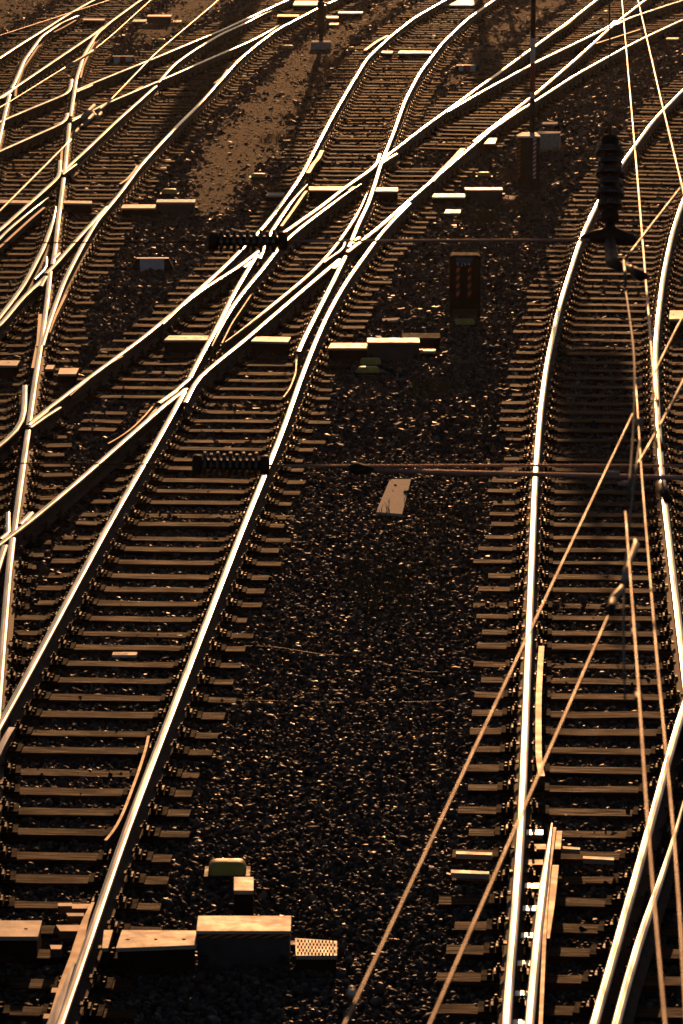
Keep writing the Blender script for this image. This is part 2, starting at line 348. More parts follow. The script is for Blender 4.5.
rail('E', [(71.5,119),(90,111),(107.7,102.3),(158,81)], sm=0)
rail('E', [(161,79.5),(170.5,75.7),(200,62.5),(222,53),(248,41.9),(268,31.5),(279,25)], sm=2, taper=2)
rail('E', [(72,121),(80,116.5)], 'wing_rail', .003, 0, ws=.7, reg=False)
rail('E', [(118,97.5),(130,93),(143,85.5)], 'check_rail', -.004, 0, FLAT, 'worn_steel', .8, reg=False)
rail('E', [(54,124),(66,120)], 'check_rail', -.004, 0, FLAT, 'worn_steel', .8, reg=False)
rail('E', [(214,83),(222,77),(228,69)], 'check_rail', -.004, 0, FLAT, 'worn_steel', .7, reg=False)
rail('E', [(120,183.5),(128,178),(135,169.5),(137.5,165)], 'check_rail', -.004, 0, FLAT, 'worn_steel', .7, reg=False)
rail('E', [(-10,248),(8,229),(30,211),(48.3,197)], 'switch_blade', -.001, 1, ws=.85, taper=2)
rail('E', [(-2,247),(17.7,229),(31,217),(44.3,205.8)], 'check_rail', -.02, 0, FLAT, 'worn_steel', .8, reg=False)
rail('E', [(61,163),(62,148)], 'check_rail', -.01, 0, FLAT, 'worn_steel', .7, reg=False)
# --- J
rail('J', [(-60,94),(0,57.2),(21,43.5),(41.9,30.6),(64.4,16),(87,3.2),(130,-20)], sm=2)
rail('J', [(-30,116),(0,97),(16,86.2),(53,61.2),(90.2,36.2),(104,26)], sm=1)
rail('J', [(-9,175),(0,134),(4.8,112.7),(9.5,94)], sm=0, z=.001)
rail('J', [(11.3,88),(15.3,80.5),(24.2,59.6),(41.9,35.4),(61.2,22.5),(79,15.3)], sm=1, z=.002, taper=2)
rail('J', [(15.5,96),(16,88),(23,68),(38.7,45)], 'check_rail', -.004, 0, FLAT, 'worn_steel', .8, reg=False)
rail('J', [(2,98),(12,91)], 'wing_rail', .002, 0, ws=.7, reg=False)
rail('J', [(54,31),(65,25.5),(76,19)], 'check_rail', -.02, 0, FLAT, 'worn_steel', .8, reg=False)
rail('J', [(70.4,116),(74,93.4),(76.5,77.3),(83.7,54.8),(96.6,33.8),(109.3,22.5)], sm=2, z=.001)
rail('J', [(105,25.5),(122.2,12.9),(140,0),(175,-20)], sm=1)
rail('J', [(80.5,77),(83,66),(90,50),(95,41)], 'check_rail', -.01, 0, FLAT, 'worn_steel', .7, reg=False)

# ------------------------------------------------------------------ sleepers
def interpY(poly, Y):
    o = np.argsort(poly[:, 1]); return np.interp(Y, poly[o, 1], poly[o, 0])
ZS = .030
def fastening_mb(mb, Mx, rnd=0):
    mb.box((0,0,.0075), (.43,.23,.015), 'greasy_and_shade', Mx)
    for s in (-1, 1):
        mb.box((s*.105,0,.032), (.04,.13,.034), 'iron', Mx)
        mb.box((s*.078,0,.056), (.06,.07,.016), 'iron', Mx)
        mb.lathe([(.019,.05),(.019,.082),(.011,.082),(.011,.105)], 'iron', Mx @ T(s*.092,0,0), 6)
        for k in (-1, 1):
            mb.lathe([(.019,.015),(.019,.034),(.012,.040)], 'iron', Mx @ T(s*.155,k*.048,0), 6)
fm = MB(); fastening_mb(fm, Matrix.Identity(4)); FAST = fm.mesh('rail_fastening')
SEGS = []
SLEEPER_BOXES = []   # for keeping stones off the timbers
def intersect(p0, p1, q):
    a = q[:-1]; d = q[1:] - a; e = p1 - p0
    den = e[0]*d[:, 1] - e[1]*d[:, 0]; den[np.abs(den) < 1e-9] = 1e-9
    r = a - p0
    t = (r[:, 0]*d[:, 1] - r[:, 1]*d[:, 0])/den; u = (r[:, 0]*e[1] - r[:, 1]*e[0])/den
    k = np.where((t > 0.01) & (t < .99) & (u >= 0) & (u < 1))[0]
    return [(t[i], math.atan2(d[i, 1], d[i, 0])) for i in k]
def sleepers(key, left, right, ref=None, z=0., y0=None, y1=None, pitch=.61, phase=0., far=66, jit=.045, limit=100, clip=None):
    L, Rr = gp(left, ZS)[:, :2], gp(right, ZS)[:, :2]
    Ya = max(L[:, 1].min(), Rr[:, 1].min()); Yb = min(L[:, 1].max(), Rr[:, 1].max())
    ref = gp(ref, ZS)[:, :2] if ref else None
    def mid(Y): return interpY(ref, Y) if ref is not None else .5*(interpY(L, Y)+interpY(Rr, Y))
    Y = Ya + .1 + phase; stuff = None; cnt = 0; farf = MB()
    rows = []
    while Y < Yb:
        sl_ = (mid(min(Y+2, Yb)) - mid(max(Y-2, Ya))) / (min(Y+2, Yb) - max(Y-2, Ya))
        rows.append((Y, sl_)); Y += pitch/math.sqrt(1+sl_*sl_)
    for (Y, sl_) in rows:
        tl = -sl_; c = mid(Y)
        xl = interpY(L, Y); xr = interpY(Rr, Y)
        for _ in range(3):
            yl = Y + tl*(xl-c); yr = Y + tl*(xr-c); xl = interpY(L, yl); xr = interpY(Rr, yr)
        if xr - xl < .5: continue
        p0 = np.array([xl + random.gauss(0, jit), yl]); p1 = np.array([xr + random.gauss(0, jit), yr])
        if clip:
            p0, p1 = clip(p0, p1)
            if p0 is None: continue
        c3 = (p0+p1)/2; ln = np.linalg.norm(p1-p0); ang = math.atan2(p1[1]-p0[1], p1[0]-p0[0]) + random.gauss(0, .007)
        wd = .215 + random.gauss(0, .012); dz = max(-.030, random.gauss(-.004, .009)) + z
        mb = MB(); h = .13; x = ln/2; y = wd/2; ch = .012
        ns = max(2, int(ln/.45)); vs = []; fs = []
        for i in range(ns+1):
            xx = -x + 2*x*i/ns; w0 = y + random.gauss(0, .004); zz = random.gauss(0, .0025)
            o_ = random.gauss(0, .003)
            vs += [(xx, -w0+o_, -h), (xx, -w0+o_, -ch+zz), (xx, -w0+ch+o_, zz), (xx, w0-ch+o_, zz+random.gauss(0,.002)), (xx, w0+o_, -ch+zz), (xx, w0+o_, -h)]
        for i in range(ns):
            for k in range(5): a = i*6+k; fs.append((a, a+6, a+7, a+1))
        fs.append((0,1,2,3,4,5)); fs.append(tuple(ns*6+k for k in (5,4,3,2,1,0)))
        mb.add(vs, fs, 'wood')
        SLEEPER_BOXES.append((c3[0], c3[1], ang, x, y))
        cnt += 1; par = TR[key]
        over = cnt > limit
        if over:
            if stuff is None: stuff = MB()
            stuff.add(mb.v, mb.f, 'wood', T(c3[0], c3[1], ZS+dz) @ Matrix.Rotation(ang, 4, 'Z')); s_o = None
        else:
            s_o = bpy.data.objects.new('sleeper', mb.mesh('sleeper')); COL.objects.link(s_o)
            s_o.parent = par; s_o.location = Vector((c3[0], c3[1], ZS+dz)) - par.location; s_o.rotation_euler = (0, 0, ang)
        for q in RAILS:
            for t, a in intersect(p0, p1, q):
                p = p0 + t*(p1-p0)
                if c3[1] < far and s_o is not None:
                    f = bpy.data.objects.new('rail_fastening', FAST); COL.objects.link(f); f.parent = s_o
                    dl = (t-.5)*ln; f.location = (dl, 0, .001); f.rotation_euler = (0, 0, a-math.pi/2-ang)
                else:
                    fastening_mb(farf, T(p[0], p[1], ZS+dz+.001) @ Matrix.Rotation(a-math.pi/2, 4, 'Z'))
    if stuff: tag(stuff.build('sleeper', TR[key]), kind='stuff')
    if farf.v: tag(farf.build('rail_fastening', TR[key]), kind='stuff')
def off(pts, m):   # shift a traced rail sideways by m metres (in photo pixels, on the ground)
    return [(x + m*((y+330)*.1094), y) for x, y in pts]
A_Lp = [(-250,1180),(-75,860),(0,724),(61,612),(110.8,520),(160,435.8),(181,399)]
A_Rp = [(5,1180)] + A_R[:7] + [(292,402)]
sleepers('A', off(A_Lp, -.40), off(A_Rp, .47))
# long timbers of the crossing
sleepers('X', [(60,402),(90,362),(125,332),(163.5,303),(201,266),(242.8,225.7),(261.5,203),(277,181),(290,164)],
              [(330,402),(352,339),(367,319),(376,300.6),(391,269.5),(407,249.6),(441,210),(462,185),(484,164)],
              ref=[(175,402),(215,330),(262,245),(325,140)], z=.003, phase=.25)
def clipX(lim_l=None, lim_r=None):
    def f(p0, p1):
        if lim_l is not None:
            m_ = interpY(lim_l, p0[1]); 
            if p0[0] < m_: p0 = np.array([m_, p0[1]])
        if lim_r is not None:
            m_ = interpY(lim_r, p1[1])
            if p1[0] > m_: p1 = np.array([m_, p1[1]])
        return (None, None) if p1[0]-p0[0] < .4 else (p0, p1)
    return f
B_lo_L = [(-140,640),(-60,490),(0,444.4),(40,415)]
sleepers('X', [(-260,720),(-30,560),(30,500),(38,470),(46,440),(60,404)], [(-150,720),(70,640),(60,560),(96,520),(136,470),(150,440),(175,404)], ref=[(-40,720),(100,453),(130,404)], z=-.004, phase=.1,
         clip=clipX(gp(off([(-1,690),(8.8,570),(21,480),(28,430)], .62), 0)[:, :2], gp(off([(0,724),(61,612),(110.8,520),(160,436),(181,400)], -.55), 0)[:, :2]))
C_L = [(307,162),(330.7,119),(349.3,87),(367.4,57.5),(390,36.5),(415,17),(445,0),(485,-22),(510,-34)]
C_Rr = [(382,162),(392.8,134.4),(405.2,99.6),(420,72),(442.6,42.3),(467.5,18.7),(493.6,0),(530,-22),(555,-34)]
sleepers('C', off(C_L, -.52), off(C_Rr, .52), z=0)
B_L = [(396,150),(425,126),(450,108),(480,86),(513,62.2),(530,49.8),(572.7,18.7),(596.4,0),(640,-30)]
B_Rr = [(455,162),(472,146),(513,114.5),(537,99.6),(575,75),(625,47.3),(650,34.8),(683,19.5),(760,-12),(800,-30)]
sleepers('B', off(B_L, -.5), off(B_Rr, .56), ref=[(430,162),(490,100),(560,50),(625,0),(665,-30)], z=.003, clip=clipX(gp(off([(386,154),(392.8,134.4),(405.2,99.6),(420,72),(442,42)], .54), 0)[:, :2]))
R_L = [(497,1180),(505.8,1024),(520.7,840),(527.9,660),(534.9,482),(540.4,409.5),(547.8,357),(560.3,302),(580.2,239.5),(598.9,199.6),(620,166),(653.6,120),(683,89.6),(730,52),(800,8)]
R_R = [(743,1180),(724.6,1024),(706,850),(683,660),(662.3,482),(657.2,407),(655,350),(659.8,302),(663.6,274),(672.3,232),(684,197),(705,163),(745,116),(800,75),(850,45)]
sleepers('R', off(R_L, -.48), off(R_R, .50), z=0)
sleepers('R', [(690,560),(684,470),(683,400),(682,340),(683,300),(690,250)], [(830,560),(790,470),(780,400),(770,340),(770,300),(770,250)], z=-.003, phase=.2, far=30)
DL = [(-1,690),(8.8,570),(21,480),(35,380),(41,346)]
sleepers('D', [(x-250, y) for x, y in DL], off(DL, .50), z=0, pitch=.6, clip=clipX(None, gp(off([(-12,748),(11,704),(61,612),(110.8,520),(160,436)], -.48), 0)[:, :2]))
sleepers('D', [(-120,346),(-90,280),(-60,218)], [(85,346),(85,320),(98,287),(113,262),(137,218)], ref=[(10,346),(40,280),(95,200)], z=.003)
sleepers('E', [(-60,218),(-40,170),(-30,128)], [(137,218),(151,188),(162.5,175),(175,156),(193,138.7),(204,126)], ref=[(30,220),(130,110)], z=.0)
sleepers('E', [(-30,127),(8,109),(58,89),(90,74),(110,66),(150,50),(200,29),(222,20),(248,8),(280,-8),(310,-22)],
              [(204,127),(211,117.6),(225.4,101.5),(252.8,74),(280,46.7),(300,29),(330,15),(355,4),(395,-14),(420,-24)], ref=[(100,127),(180,75),(250,30),(330,-20)], z=.003)
sleepers('J', [(-60,126),(-60,80),(-24,57.2),(0,42),(21,30),(41.9,17),(64.4,3),(100,-18)],
              [(100,126),(98,90),(100,75),(107,60),(114,43),(121,33),(133,20),(145,9),(175,-10),(195,-22)], ref=[(10,126),(40,70),(110,0),(135,-20)], z=-.003)
# --- bottom right switch timbers share the right hand track; slide plates of both switches
def slab(mb, q, zt, zb, m):      # q: four pixel corners of the TOP face (far-left, far-right, near-right, near-left)
    t = [G(x, y, zt) for x, y in q]; b_ = [np.array([p[0], p[1], zb]) for p in t]
    mb.hexa([b_[3], b_[2], b_[1], b_[0]], [t[3], t[2], t[1], t[0]], m)
for k, (x, y) in enumerate([(533.5,832),(534,846.5),(533.5,862),(532,885.5),(530,908),(528.3,935),(524.5,963),(522,993),(519,1022)]):
    mb = MB(); wd = 9.5 if k != 1 else 12
    slab(mb, [(x-7,y-2.4),(x+wd,y-2.4),(x+wd,y+2.6),(x-7.4,y+2.6)], .075, .035, 'slide' if k not in (1, 2) else 'worn_steel'); mb.build('slide_plate', TR['R'])
for (x0, x1, y) in [(52,66,990),(44,62,1016),(70,88,906)]:
    mb = MB(); slab(mb, [(x0,y-2.2),(x1+3,y-2.2),(x1,y+2.4),(x0-1,y+2.4)], .075, .035, 'worn_steel'); mb.build('slide_plate', TR['A'])
for (q, name) in [([(456,851),(492,852.5),(492,855),(456,853.8)], 'stretcher_bar'), ([(451,869.5),(489,871.5),(489,874),(451,872.8)], 'stretcher_bar'),
                  ([(560,846),(580,847.5),(580,849.5),(560,848.5)], 'stretcher_bar'), ([(583,856),(614,857.5),(614,860),(583,858.5)], 'stretcher_bar')]:
    mb = MB(); slab(mb, q, .11, .07, 'galv'); mb.build(name, TR['R'])
for q in ([(58,903),(72,903),(72,906),(58,906)], [(56,925),(82,925),(82,931),(60,931)], [(66,913),(84,913),(84,916),(68,916)], [(50,945),(62,945),(61,949),(51,949)]):
    mb = MB(); slab(mb, q, .12, .06, 'worn_steel'); mb.build('stretcher_bar', TR['A'])

# ------------------------------------------------------------------ bare earth paths between the tracks
def sheet(name, px, z, m):
    poly = gp(px, z)[:, :2]; q = smooth_poly(np.vstack([poly, poly[:1]]), .35, 1)[:-1]
    q = q + RNG.normal(0, .05, q.shape)
    mb = MB(); mb.add([(a, b_, z) for a, b_ in q], [tuple(range(len(q)))], m)
    o = mb.build(name); import bmesh
    bm = bmesh.new(); bm.from_mesh(o.data); bmesh.ops.triangulate(bm, faces=bm.faces[:])
    for f in bm.faces:
        if f.normal.z < 0: f.normal_flip()
    bm.to_mesh(o.data); bm.free(); return tag(o, kind='structure'), q
PATHS = []
P1 = [(192,165),(205,140),(225,118),(250,96),(275,70),(300,46),(330,30),(365,12),(400,-10),(430,-30),(445,-30),(420,-8),(390,12),(358,38),(335,62),(318,90),(303,120),(288,150),(270,170),(252,190),(225,215),(200,222),(186,205)]
P2 = [(440,92),(452,70),(470,48),(495,25),(520,5),(560,-25),(625,-30),(585,-12),(560,6),(535,24),(510,42),(485,62),(462,80),(450,88)]
P3 = [(132,44),(136,32),(148,20),(165,4),(195,-25),(285,-25),(262,-12),(235,3),(205,18),(180,30),(155,40),(140,46)]
P4 = [(-60,60),(-40,52),(0,33),(20,20),(40,8),(60,-6),(85,-25),(-60,-25)]
for p in (P1, P2, P3, P4): PATHS.append(sheet('path', p, .008, 'soil')[1])
def inside(pts, poly):
    x, y = pts[:, 0], pts[:, 1]; r = np.zeros(len(pts), bool); n = len(poly); j = n-1
    for i in range(n):
        xi, yi = poly[i]; xj, yj = poly[j]
        c = ((yi > y) != (yj > y)) & (x < (xj-xi)*(y-yi)/(yj-yi+1e-12)+xi); r ^= c; j = i
    return r

# ------------------------------------------------------------------ ballast stones
def icosa():
    g = (1+5**.5)/2
    v = np.array([(-1,g,0),(1,g,0),(-1,-g,0),(1,-g,0),(0,-1,g),(0,1,g),(0,-1,-g),(0,1,-g),(g,0,-1),(g,0,1),(-g,0,-1),(-g,0,1)], float); v /= np.linalg.norm(v[0])
    f = np.array([(0,11,5),(0,5,1),(0,1,7),(0,7,10),(0,10,11),(1,5,9),(5,11,4),(11,10,2),(10,7,6),(7,1,8),(3,9,4),(3,4,2),(3,2,6),(3,6,8),(3,8,9),(4,9,5),(2,4,11),(6,2,10),(8,6,7),(9,8,1)])
    return v, f
def cubev():
    v = np.array([(x, y, z) for z in (-1, 1) for x, y in ((-1,-1),(1,-1),(1,1),(-1,1))], float)*.72
    f = np.array([(0,2,1),(0,3,2),(4,5,6),(4,6,7),(0,1,5),(0,5,4),(1,2,6),(1,6,5),(2,3,7),(2,7,6),(3,0,4),(3,4,7)])
    return v, f
def in_track(P):
    r = np.zeros(len(P), bool)
    order = np.argsort(P[:, 1]); ys = P[order, 1]
    for cx, cy, a, hx, hy in SLEEPER_BOXES:
        reach = hy+.2 + abs(math.sin(a))*hx
        i0, i1 = np.searchsorted(ys, cy-reach), np.searchsorted(ys, cy+reach)
        ix = order[i0:i1]; d = P[ix] - (cx, cy); c, s = math.cos(a), math.sin(a)
        u = d[:, 0]*c + d[:, 1]*s; v = -d[:, 0]*s + d[:, 1]*c
        r[ix[(np.abs(u) < hx+.02) & (np.abs(v) < hy+.19)]] = True
    return r
def stones(Y0, Y1, dens, size, geo, layers=1):
    hw = lambda Y: .0975*Y + .8
    N = int(dens*(hw(Y0)+hw(Y1))*(Y1-Y0)*.97)
    Y = RNG.uniform(Y0, Y1, N*2); X = RNG.uniform(-hw(Y1), hw(Y1), N*2)
    k = np.abs(X) < hw(Y); P = np.stack([X[k], Y[k]], 1)[:N]
    for pl in PATHS:
        ins = inside(P, pl); 
        A_ = pl; B_ = np.roll(pl, -1, 0); D_ = np.full(len(P), 9.); I = np.where(ins)[0]
        for a0, b0_ in zip(A_, B_):
            e_ = b0_-a0; tt = np.clip(((P[I]-a0)@e_)/(e_@e_), 0, 1); dd = np.hypot(*(P[I]-a0-tt[:, None]*e_).T); D_[I] = np.minimum(D_[I], dd)
        nz = .35+.3*np.sin(P[:, 1]*1.3+P[:, 0]*2)+.2*np.sin(P[:, 1]*3.1-P[:, 0]*4)
        P = P[~ins | (RNG.random(len(P)) < .03+.9*np.exp(-np.maximum(D_-.15, 0)/np.maximum(nz*.5, .05)))]
    it = in_track(P); N = len(P)
    s = size*np.exp(RNG.normal(0, .30, N)); s = np.clip(s, size*.45, size*2.2)
    z = np.where(it, -.022 + RNG.uniform(-.024, .016, N), -.018 + RNG.uniform(-.028, .016, N))
    # gentle swells of the ballast bed
    z += np.where(it, 0, .018*np.sin(P[:, 0]*2.1+P[:, 1]*.7)*np.sin(P[:, 1]*.9-P[:, 0]))
    v, f = geo; nv = len(v)
    V = v[None]*(1+RNG.normal(0, .17, (N, nv, 1)))*s[:, None, None]
    V *= np.stack([np.ones(N), RNG.uniform(.6, .95, N), RNG.uniform(.42, .75, N)], 1)[:, None]
    q = RNG.normal(0, 1, (N, 4)); q[:, 1:3] *= .42; q /= np.linalg.norm(q, axis=1)[:, None]
    w_, x_, y_, z_ = q.T
    Rm = np.stack([1-2*(y_*y_+z_*z_), 2*(x_*y_-z_*w_), 2*(x_*z_+y_*w_), 2*(x_*y_+z_*w_), 1-2*(x_*x_+z_*z_), 2*(y_*z_-x_*w_), 2*(x_*z_-y_*w_), 2*(y_*z_+x_*w_), 1-2*(x_*x_+y_*y_)], 1).reshape(N, 3, 3)
    V = np.einsum('nij,nkj->nki', Rm, V) + np.concatenate([P, z[:, None]], 1)[:, None]
    Fc = f[None] + (np.arange(N)*nv)[:, None, None]
    tone = np.repeat(RNG.random(N), nv)
    return V.reshape(-1, 3), Fc.reshape(-1, 3), tone
parts = [stones(25.5, 34, 1000, .025, icosa()), stones(34, 46, 760, .027, icosa()), stones(46, 66, 460, .032, cubev()), stones(66, 120, 210, .040, cubev())]
def pebbles(pl, dens, size):
    lo_, hi_ = pl.min(0), pl.max(0); N = int((hi_-lo_).prod()*dens); P = lo_ + RNG.random((N, 2))*(hi_-lo_); P = P[inside(P, pl)]; P = P[(P[:, 1] < 125)]; N = len(P)
    v, f = cubev(); s = size*np.exp(RNG.normal(0, .45, N)); V = v[None]*(1+RNG.normal(0, .2, (N, 8, 1)))*s[:, None, None]
    an = RNG.random(N)*6.28; c, s_ = np.cos(an), np.sin(an); X = V[..., 0]*c[:, None]-V[..., 1]*s_[:, None]; Yy = V[..., 0]*s_[:, None]+V[..., 1]*c[:, None]
    V = np.stack([X+P[:, 0:1], Yy+P[:, 1:2], V[..., 2]*.6+.008+.2*s[:, None]], -1)
    return V.reshape(-1, 3), (f[None]+(np.arange(N)*8)[:, None, None]).reshape(-1, 3), np.repeat(.15+.45*RNG.random(N), 8)
for pl in PATHS: parts.append(pebbles(pl, 60, .011))
Vs, Fs, Ts, o = [], [], [], 0
for V, f, t in parts: Vs.append(V); Fs.append(f+o); Ts.append(t); o += len(V)
V = np.concatenate(Vs).astype(np.float32); Fc = np.concatenate(Fs).astype(np.int32); t = np.concatenate(Ts).astype(np.float32)
me = bpy.data.meshes.new('ballast'); me.vertices.add(len(V)); me.vertices.foreach_set('co', V.ravel())
me.loops.add(Fc.size); me.loops.foreach_set('vertex_index', Fc.ravel()); me.polygons.add(len(Fc))
me.polygons.foreach_set('loop_start', np.arange(len(Fc), dtype=np.int32)*3)
try: me.polygons.foreach_set('loop_total', np.full(len(Fc), 3, np.int32))
except Exception: pass
me.update(calc_edges=True)
a = me.attributes.new('tone', 'FLOAT', 'POINT'); a.data.foreach_set('value', t)
me.polygons.foreach_set('use_smooth', np.zeros(len(Fc), bool))
me.materials.append(M['stone']); bo = bpy.data.objects.new('ballast', me); COL.objects.link(bo); tag(bo, 'dark crushed stone ballast covering the yard between the tracks', 'ballast', kind='stuff')
print('stones', len(Fc))

# ------------------------------------------------------------------ trackside equipment
def stripes(mb, xa, xb, Y, z0, z1, n, m1, lean=.6):   # diagonal hazard stripes on a front face at depth Y
    dx = (xb-xa)/n
    for i in range(n):
        x0 = xa + dx*(i+.25); x1 = x0+dx*.5; sh = dx*lean
        mb.add([(x0-sh/2, Y, z0), (x1-sh/2, Y, z0), (x1+sh/2, Y, z1), (x0+sh/2, Y, z1)], [(0,1,2,3)], m1)
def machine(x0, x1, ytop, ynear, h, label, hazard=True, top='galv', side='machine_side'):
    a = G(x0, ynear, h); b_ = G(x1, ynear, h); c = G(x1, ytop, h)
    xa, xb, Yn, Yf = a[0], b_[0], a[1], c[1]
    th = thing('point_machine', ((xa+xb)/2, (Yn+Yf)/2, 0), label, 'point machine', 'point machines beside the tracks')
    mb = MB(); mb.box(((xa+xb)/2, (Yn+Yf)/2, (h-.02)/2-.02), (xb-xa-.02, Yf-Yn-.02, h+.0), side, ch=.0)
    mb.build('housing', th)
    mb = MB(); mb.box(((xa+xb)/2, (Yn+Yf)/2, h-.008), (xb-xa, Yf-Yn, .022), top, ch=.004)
    
    mb.build('lid', th)
    if hazard:
        mb = MB(); mb.box(((xa+xb)/2, Yn+.004, h-.035), (xb-xa-.015, .010, .030), 'black'); stripes(mb, xa+.02, xb-.02, Yn-.004, h-.048, h-.022, 7, 'orange', .9)
        mb.build('hazard_strip', th)
    for s in (xa+.06, xb-.06):
        mb = MB(); mb.box((s, Yn-.012, .05), (.05, .03, .06), 'iron'); mb.build('bracket', th)
    mb = MB(); mb.box((xb+.02, (Yn+Yf)/2, .09), (.05, .09, .05), 'iron'); mb.build('cable_gland', th)
    return th
def cover(name, q, h, label, cat, m='galv', th=.04, group=None, bolts=True):
    mb = MB(); slab(mb, q, h, h-min(th, .03), m)
    if h > .09:
        p = [G(x, y, h) for x, y in q]; c_ = sum(p)/4; p = [c_+(a-c_)*.97 for a in p]
        mb.hexa([(a[0],a[1],-.03) for a in p[::-1]], [(a[0],a[1],h-min(th,.03)) for a in p[::-1]], 'greasy_and_shade' if m == 'galv' else m)  # lower box in near-black: shade below the plate put into its colour
    c = np.mean([G(x, y, h) for x, y in q], 0)
    L = np.linalg.norm(G(*q[3], h)-G(*q[2], h))
    if bolts and L > .25:
        for f in (.15, .5, .85):
            p = G(q[3][0]*(1-f)+q[2][0]*f, .5*(q[0][1]+q[3][1]), h); mb.lathe([(.014, -.01), (.014, .002), (.008, .003)], 'iron', T(*p), 6)
    o = mb.build(name, origin=(c[0], c[1], 0)); return tag(o, label, cat, group)
def rod_cover(q, h, label, skirt=.1): return cover('rod_cover', q, h, label, 'rod cover', 'galv', skirt, 'steel covers over the point rods')
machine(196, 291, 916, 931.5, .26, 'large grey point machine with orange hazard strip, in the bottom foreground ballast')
rod_cover([(122,930),(196,930.5),(196,945),(116,948)], .20, 'flat lit cover plate between the foreground rail and the large point machine', .08)
rod_cover([(-40,920.5),(42,920.5),(38,936.5),(-42,936.5)], .20, 'broad cover plate inside the foreground track at the bottom left edge', .1)
rod_cover([(104,930),(113,930),(108,948),(102,948)], .16, 'small upright bracket cover just right of the foreground rail', .04)
def lump(x0, x1, yt, yb, label, m='yellow'):      # rounded yellow cable box
    a, b_ = G(x0, yb, 0), G(x1, yb, 0); wx = b_[0]-a[0]; s = wx/(x1-x0); hh = max(.08, (yb-yt)*s*.72)
    th = thing('cable_box', ((a[0]+b_[0])/2, a[1]+.12, 0), label, 'cable box', 'yellow cable boxes in the ballast')
    mb = MB(); n = 8; prof = []
    for i in range(n+1):
        t_ = i/n*math.pi; prof.append((-math.cos(t_)*wx/2*(abs(math.cos(t_))**.15 if i not in (0, n) else 1), (math.sin(t_)**.45)*hh))
    prof = [(-wx/2, -.03), (-wx/2, hh*.3), (-wx/2*.97, hh*.6), (-wx/2*.9, hh*.83), (-wx/2*.8, hh*.95), (-wx/2*.6, hh), (0, hh*1.01), (wx/2*.6, hh), (wx/2*.8, hh*.95), (wx/2*.9, hh*.83), (wx/2*.97, hh*.6), (wx/2, hh*.3), (wx/2, -.03)]
    y0, y1 = a[1], a[1]+.22; cx = (a[0]+b_[0])/2
    vs = []
    RG = ((0, .80, .55), (.02, .93, .82), (.05, 1, .96), (.09, 1, 1), (.14, 1, 1), (.18, 1, .96), (.21, .93, .82), (.23, .80, .55))
    for yy, k, kz in RG:
        vs += [(cx+px_*k, y0+yy, pz*(kz if pz > 0 else 1)) for px_, pz in prof]
    fs = []; P = len(prof); nr = len(RG)
    for r in range(nr-1):
        for i in range(P-1): fs.append((r*P+i, r*P+i+1, (r+1)*P+i+1, (r+1)*P+i))
    fs.append(tuple(range(P))[::-1]); fs.append(tuple((nr-1)*P+i for i in range(P)))
    mb.add(vs, fs, m); o = mb.build('cover', th, smooth=True)
    mb = MB(); mb.box((cx, a[1]+.11, .005), (wx+.06, .26, .03), 'dark'); mb.build('base', th)
    return th
lump(208, 246, 859, 878, 'largest yellow-green rounded cable box, behind the foreground point machine')
cover('junction_box', [(234,877),(253.5,877),(253.5,890.5),(234,890.5)], .22, 'small square metal junction plate beside the foreground yellow box', 'junction box', 'galv', .03)
cover('grating', [(295,938),(337,941),(337,955.5),(296,955.5)], .12, 'perforated metal tread plate right of the foreground point machine', 'grating', 'galv', .03, bolts=False)
gr = bpy.data.objects['grating']; mb = MB()
for i in range(11):
    for j in range(5):
        p = G(298+i*3.5+(j%2)*1.6, 940.5+j*3.1+i*.12, .1215); mb.box((p[0], p[1], .1205), (.012, .045, .003), 'greasy_and_shade')
mb.build('perforation', gr, origin=tuple(gr.location))
# mid machine
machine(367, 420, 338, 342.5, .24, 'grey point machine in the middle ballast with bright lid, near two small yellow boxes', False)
mb = MB(); slab(mb, [(402,333),(440,333),(440,338),(402,338)], .12, 0, 'greasy_and_shade'); tag(mb.build('cable_trough'), 'dark flat box behind the middle point machine', 'cable trough')
rod_cover([(331,343),(368,343),(368,348),(328,348)], .18, 'rod cover leading from the sunlit crossing to the middle point machine', .08)
rod_cover([(421,349),(436,349),(435,351),(420,351)], .1, 'thin small plate at the right foot of the middle point machine', .03)
lump(360, 381, 357, 366, 'upper one of the two small yellow boxes below the middle point machine')
lump(357.5, 379, 366, 374, 'lower one of the two small yellow boxes below the middle point machine')
rod_cover([(169,335.5),(209,335.5),(207,340),(164,340)], .18, 'rod cover inside the crossing left of the glinting rail', .1)
rod_cover([(256,336.5),(291,337),(288,342),(251,341)], .18, 'rod cover in the middle of the crossing between the diagonal rails', .1)
rod_cover([(309,186.5),(357,186.5),(357,190),(309,190)], .18, 'rod cover above the sun glint, left of the inner rail', .06)
rod_cover([(376,187.5),(398,187.5),(398,191),(375,191)], .18, 'short rod cover above the sun glint, right of the inner rail', .1)
rod_cover([(268,192.5),(285,192.5),(283,195.5),(266,195.5)], .12, 'small bright plate on the sleeper ends above the long insulator', .04)
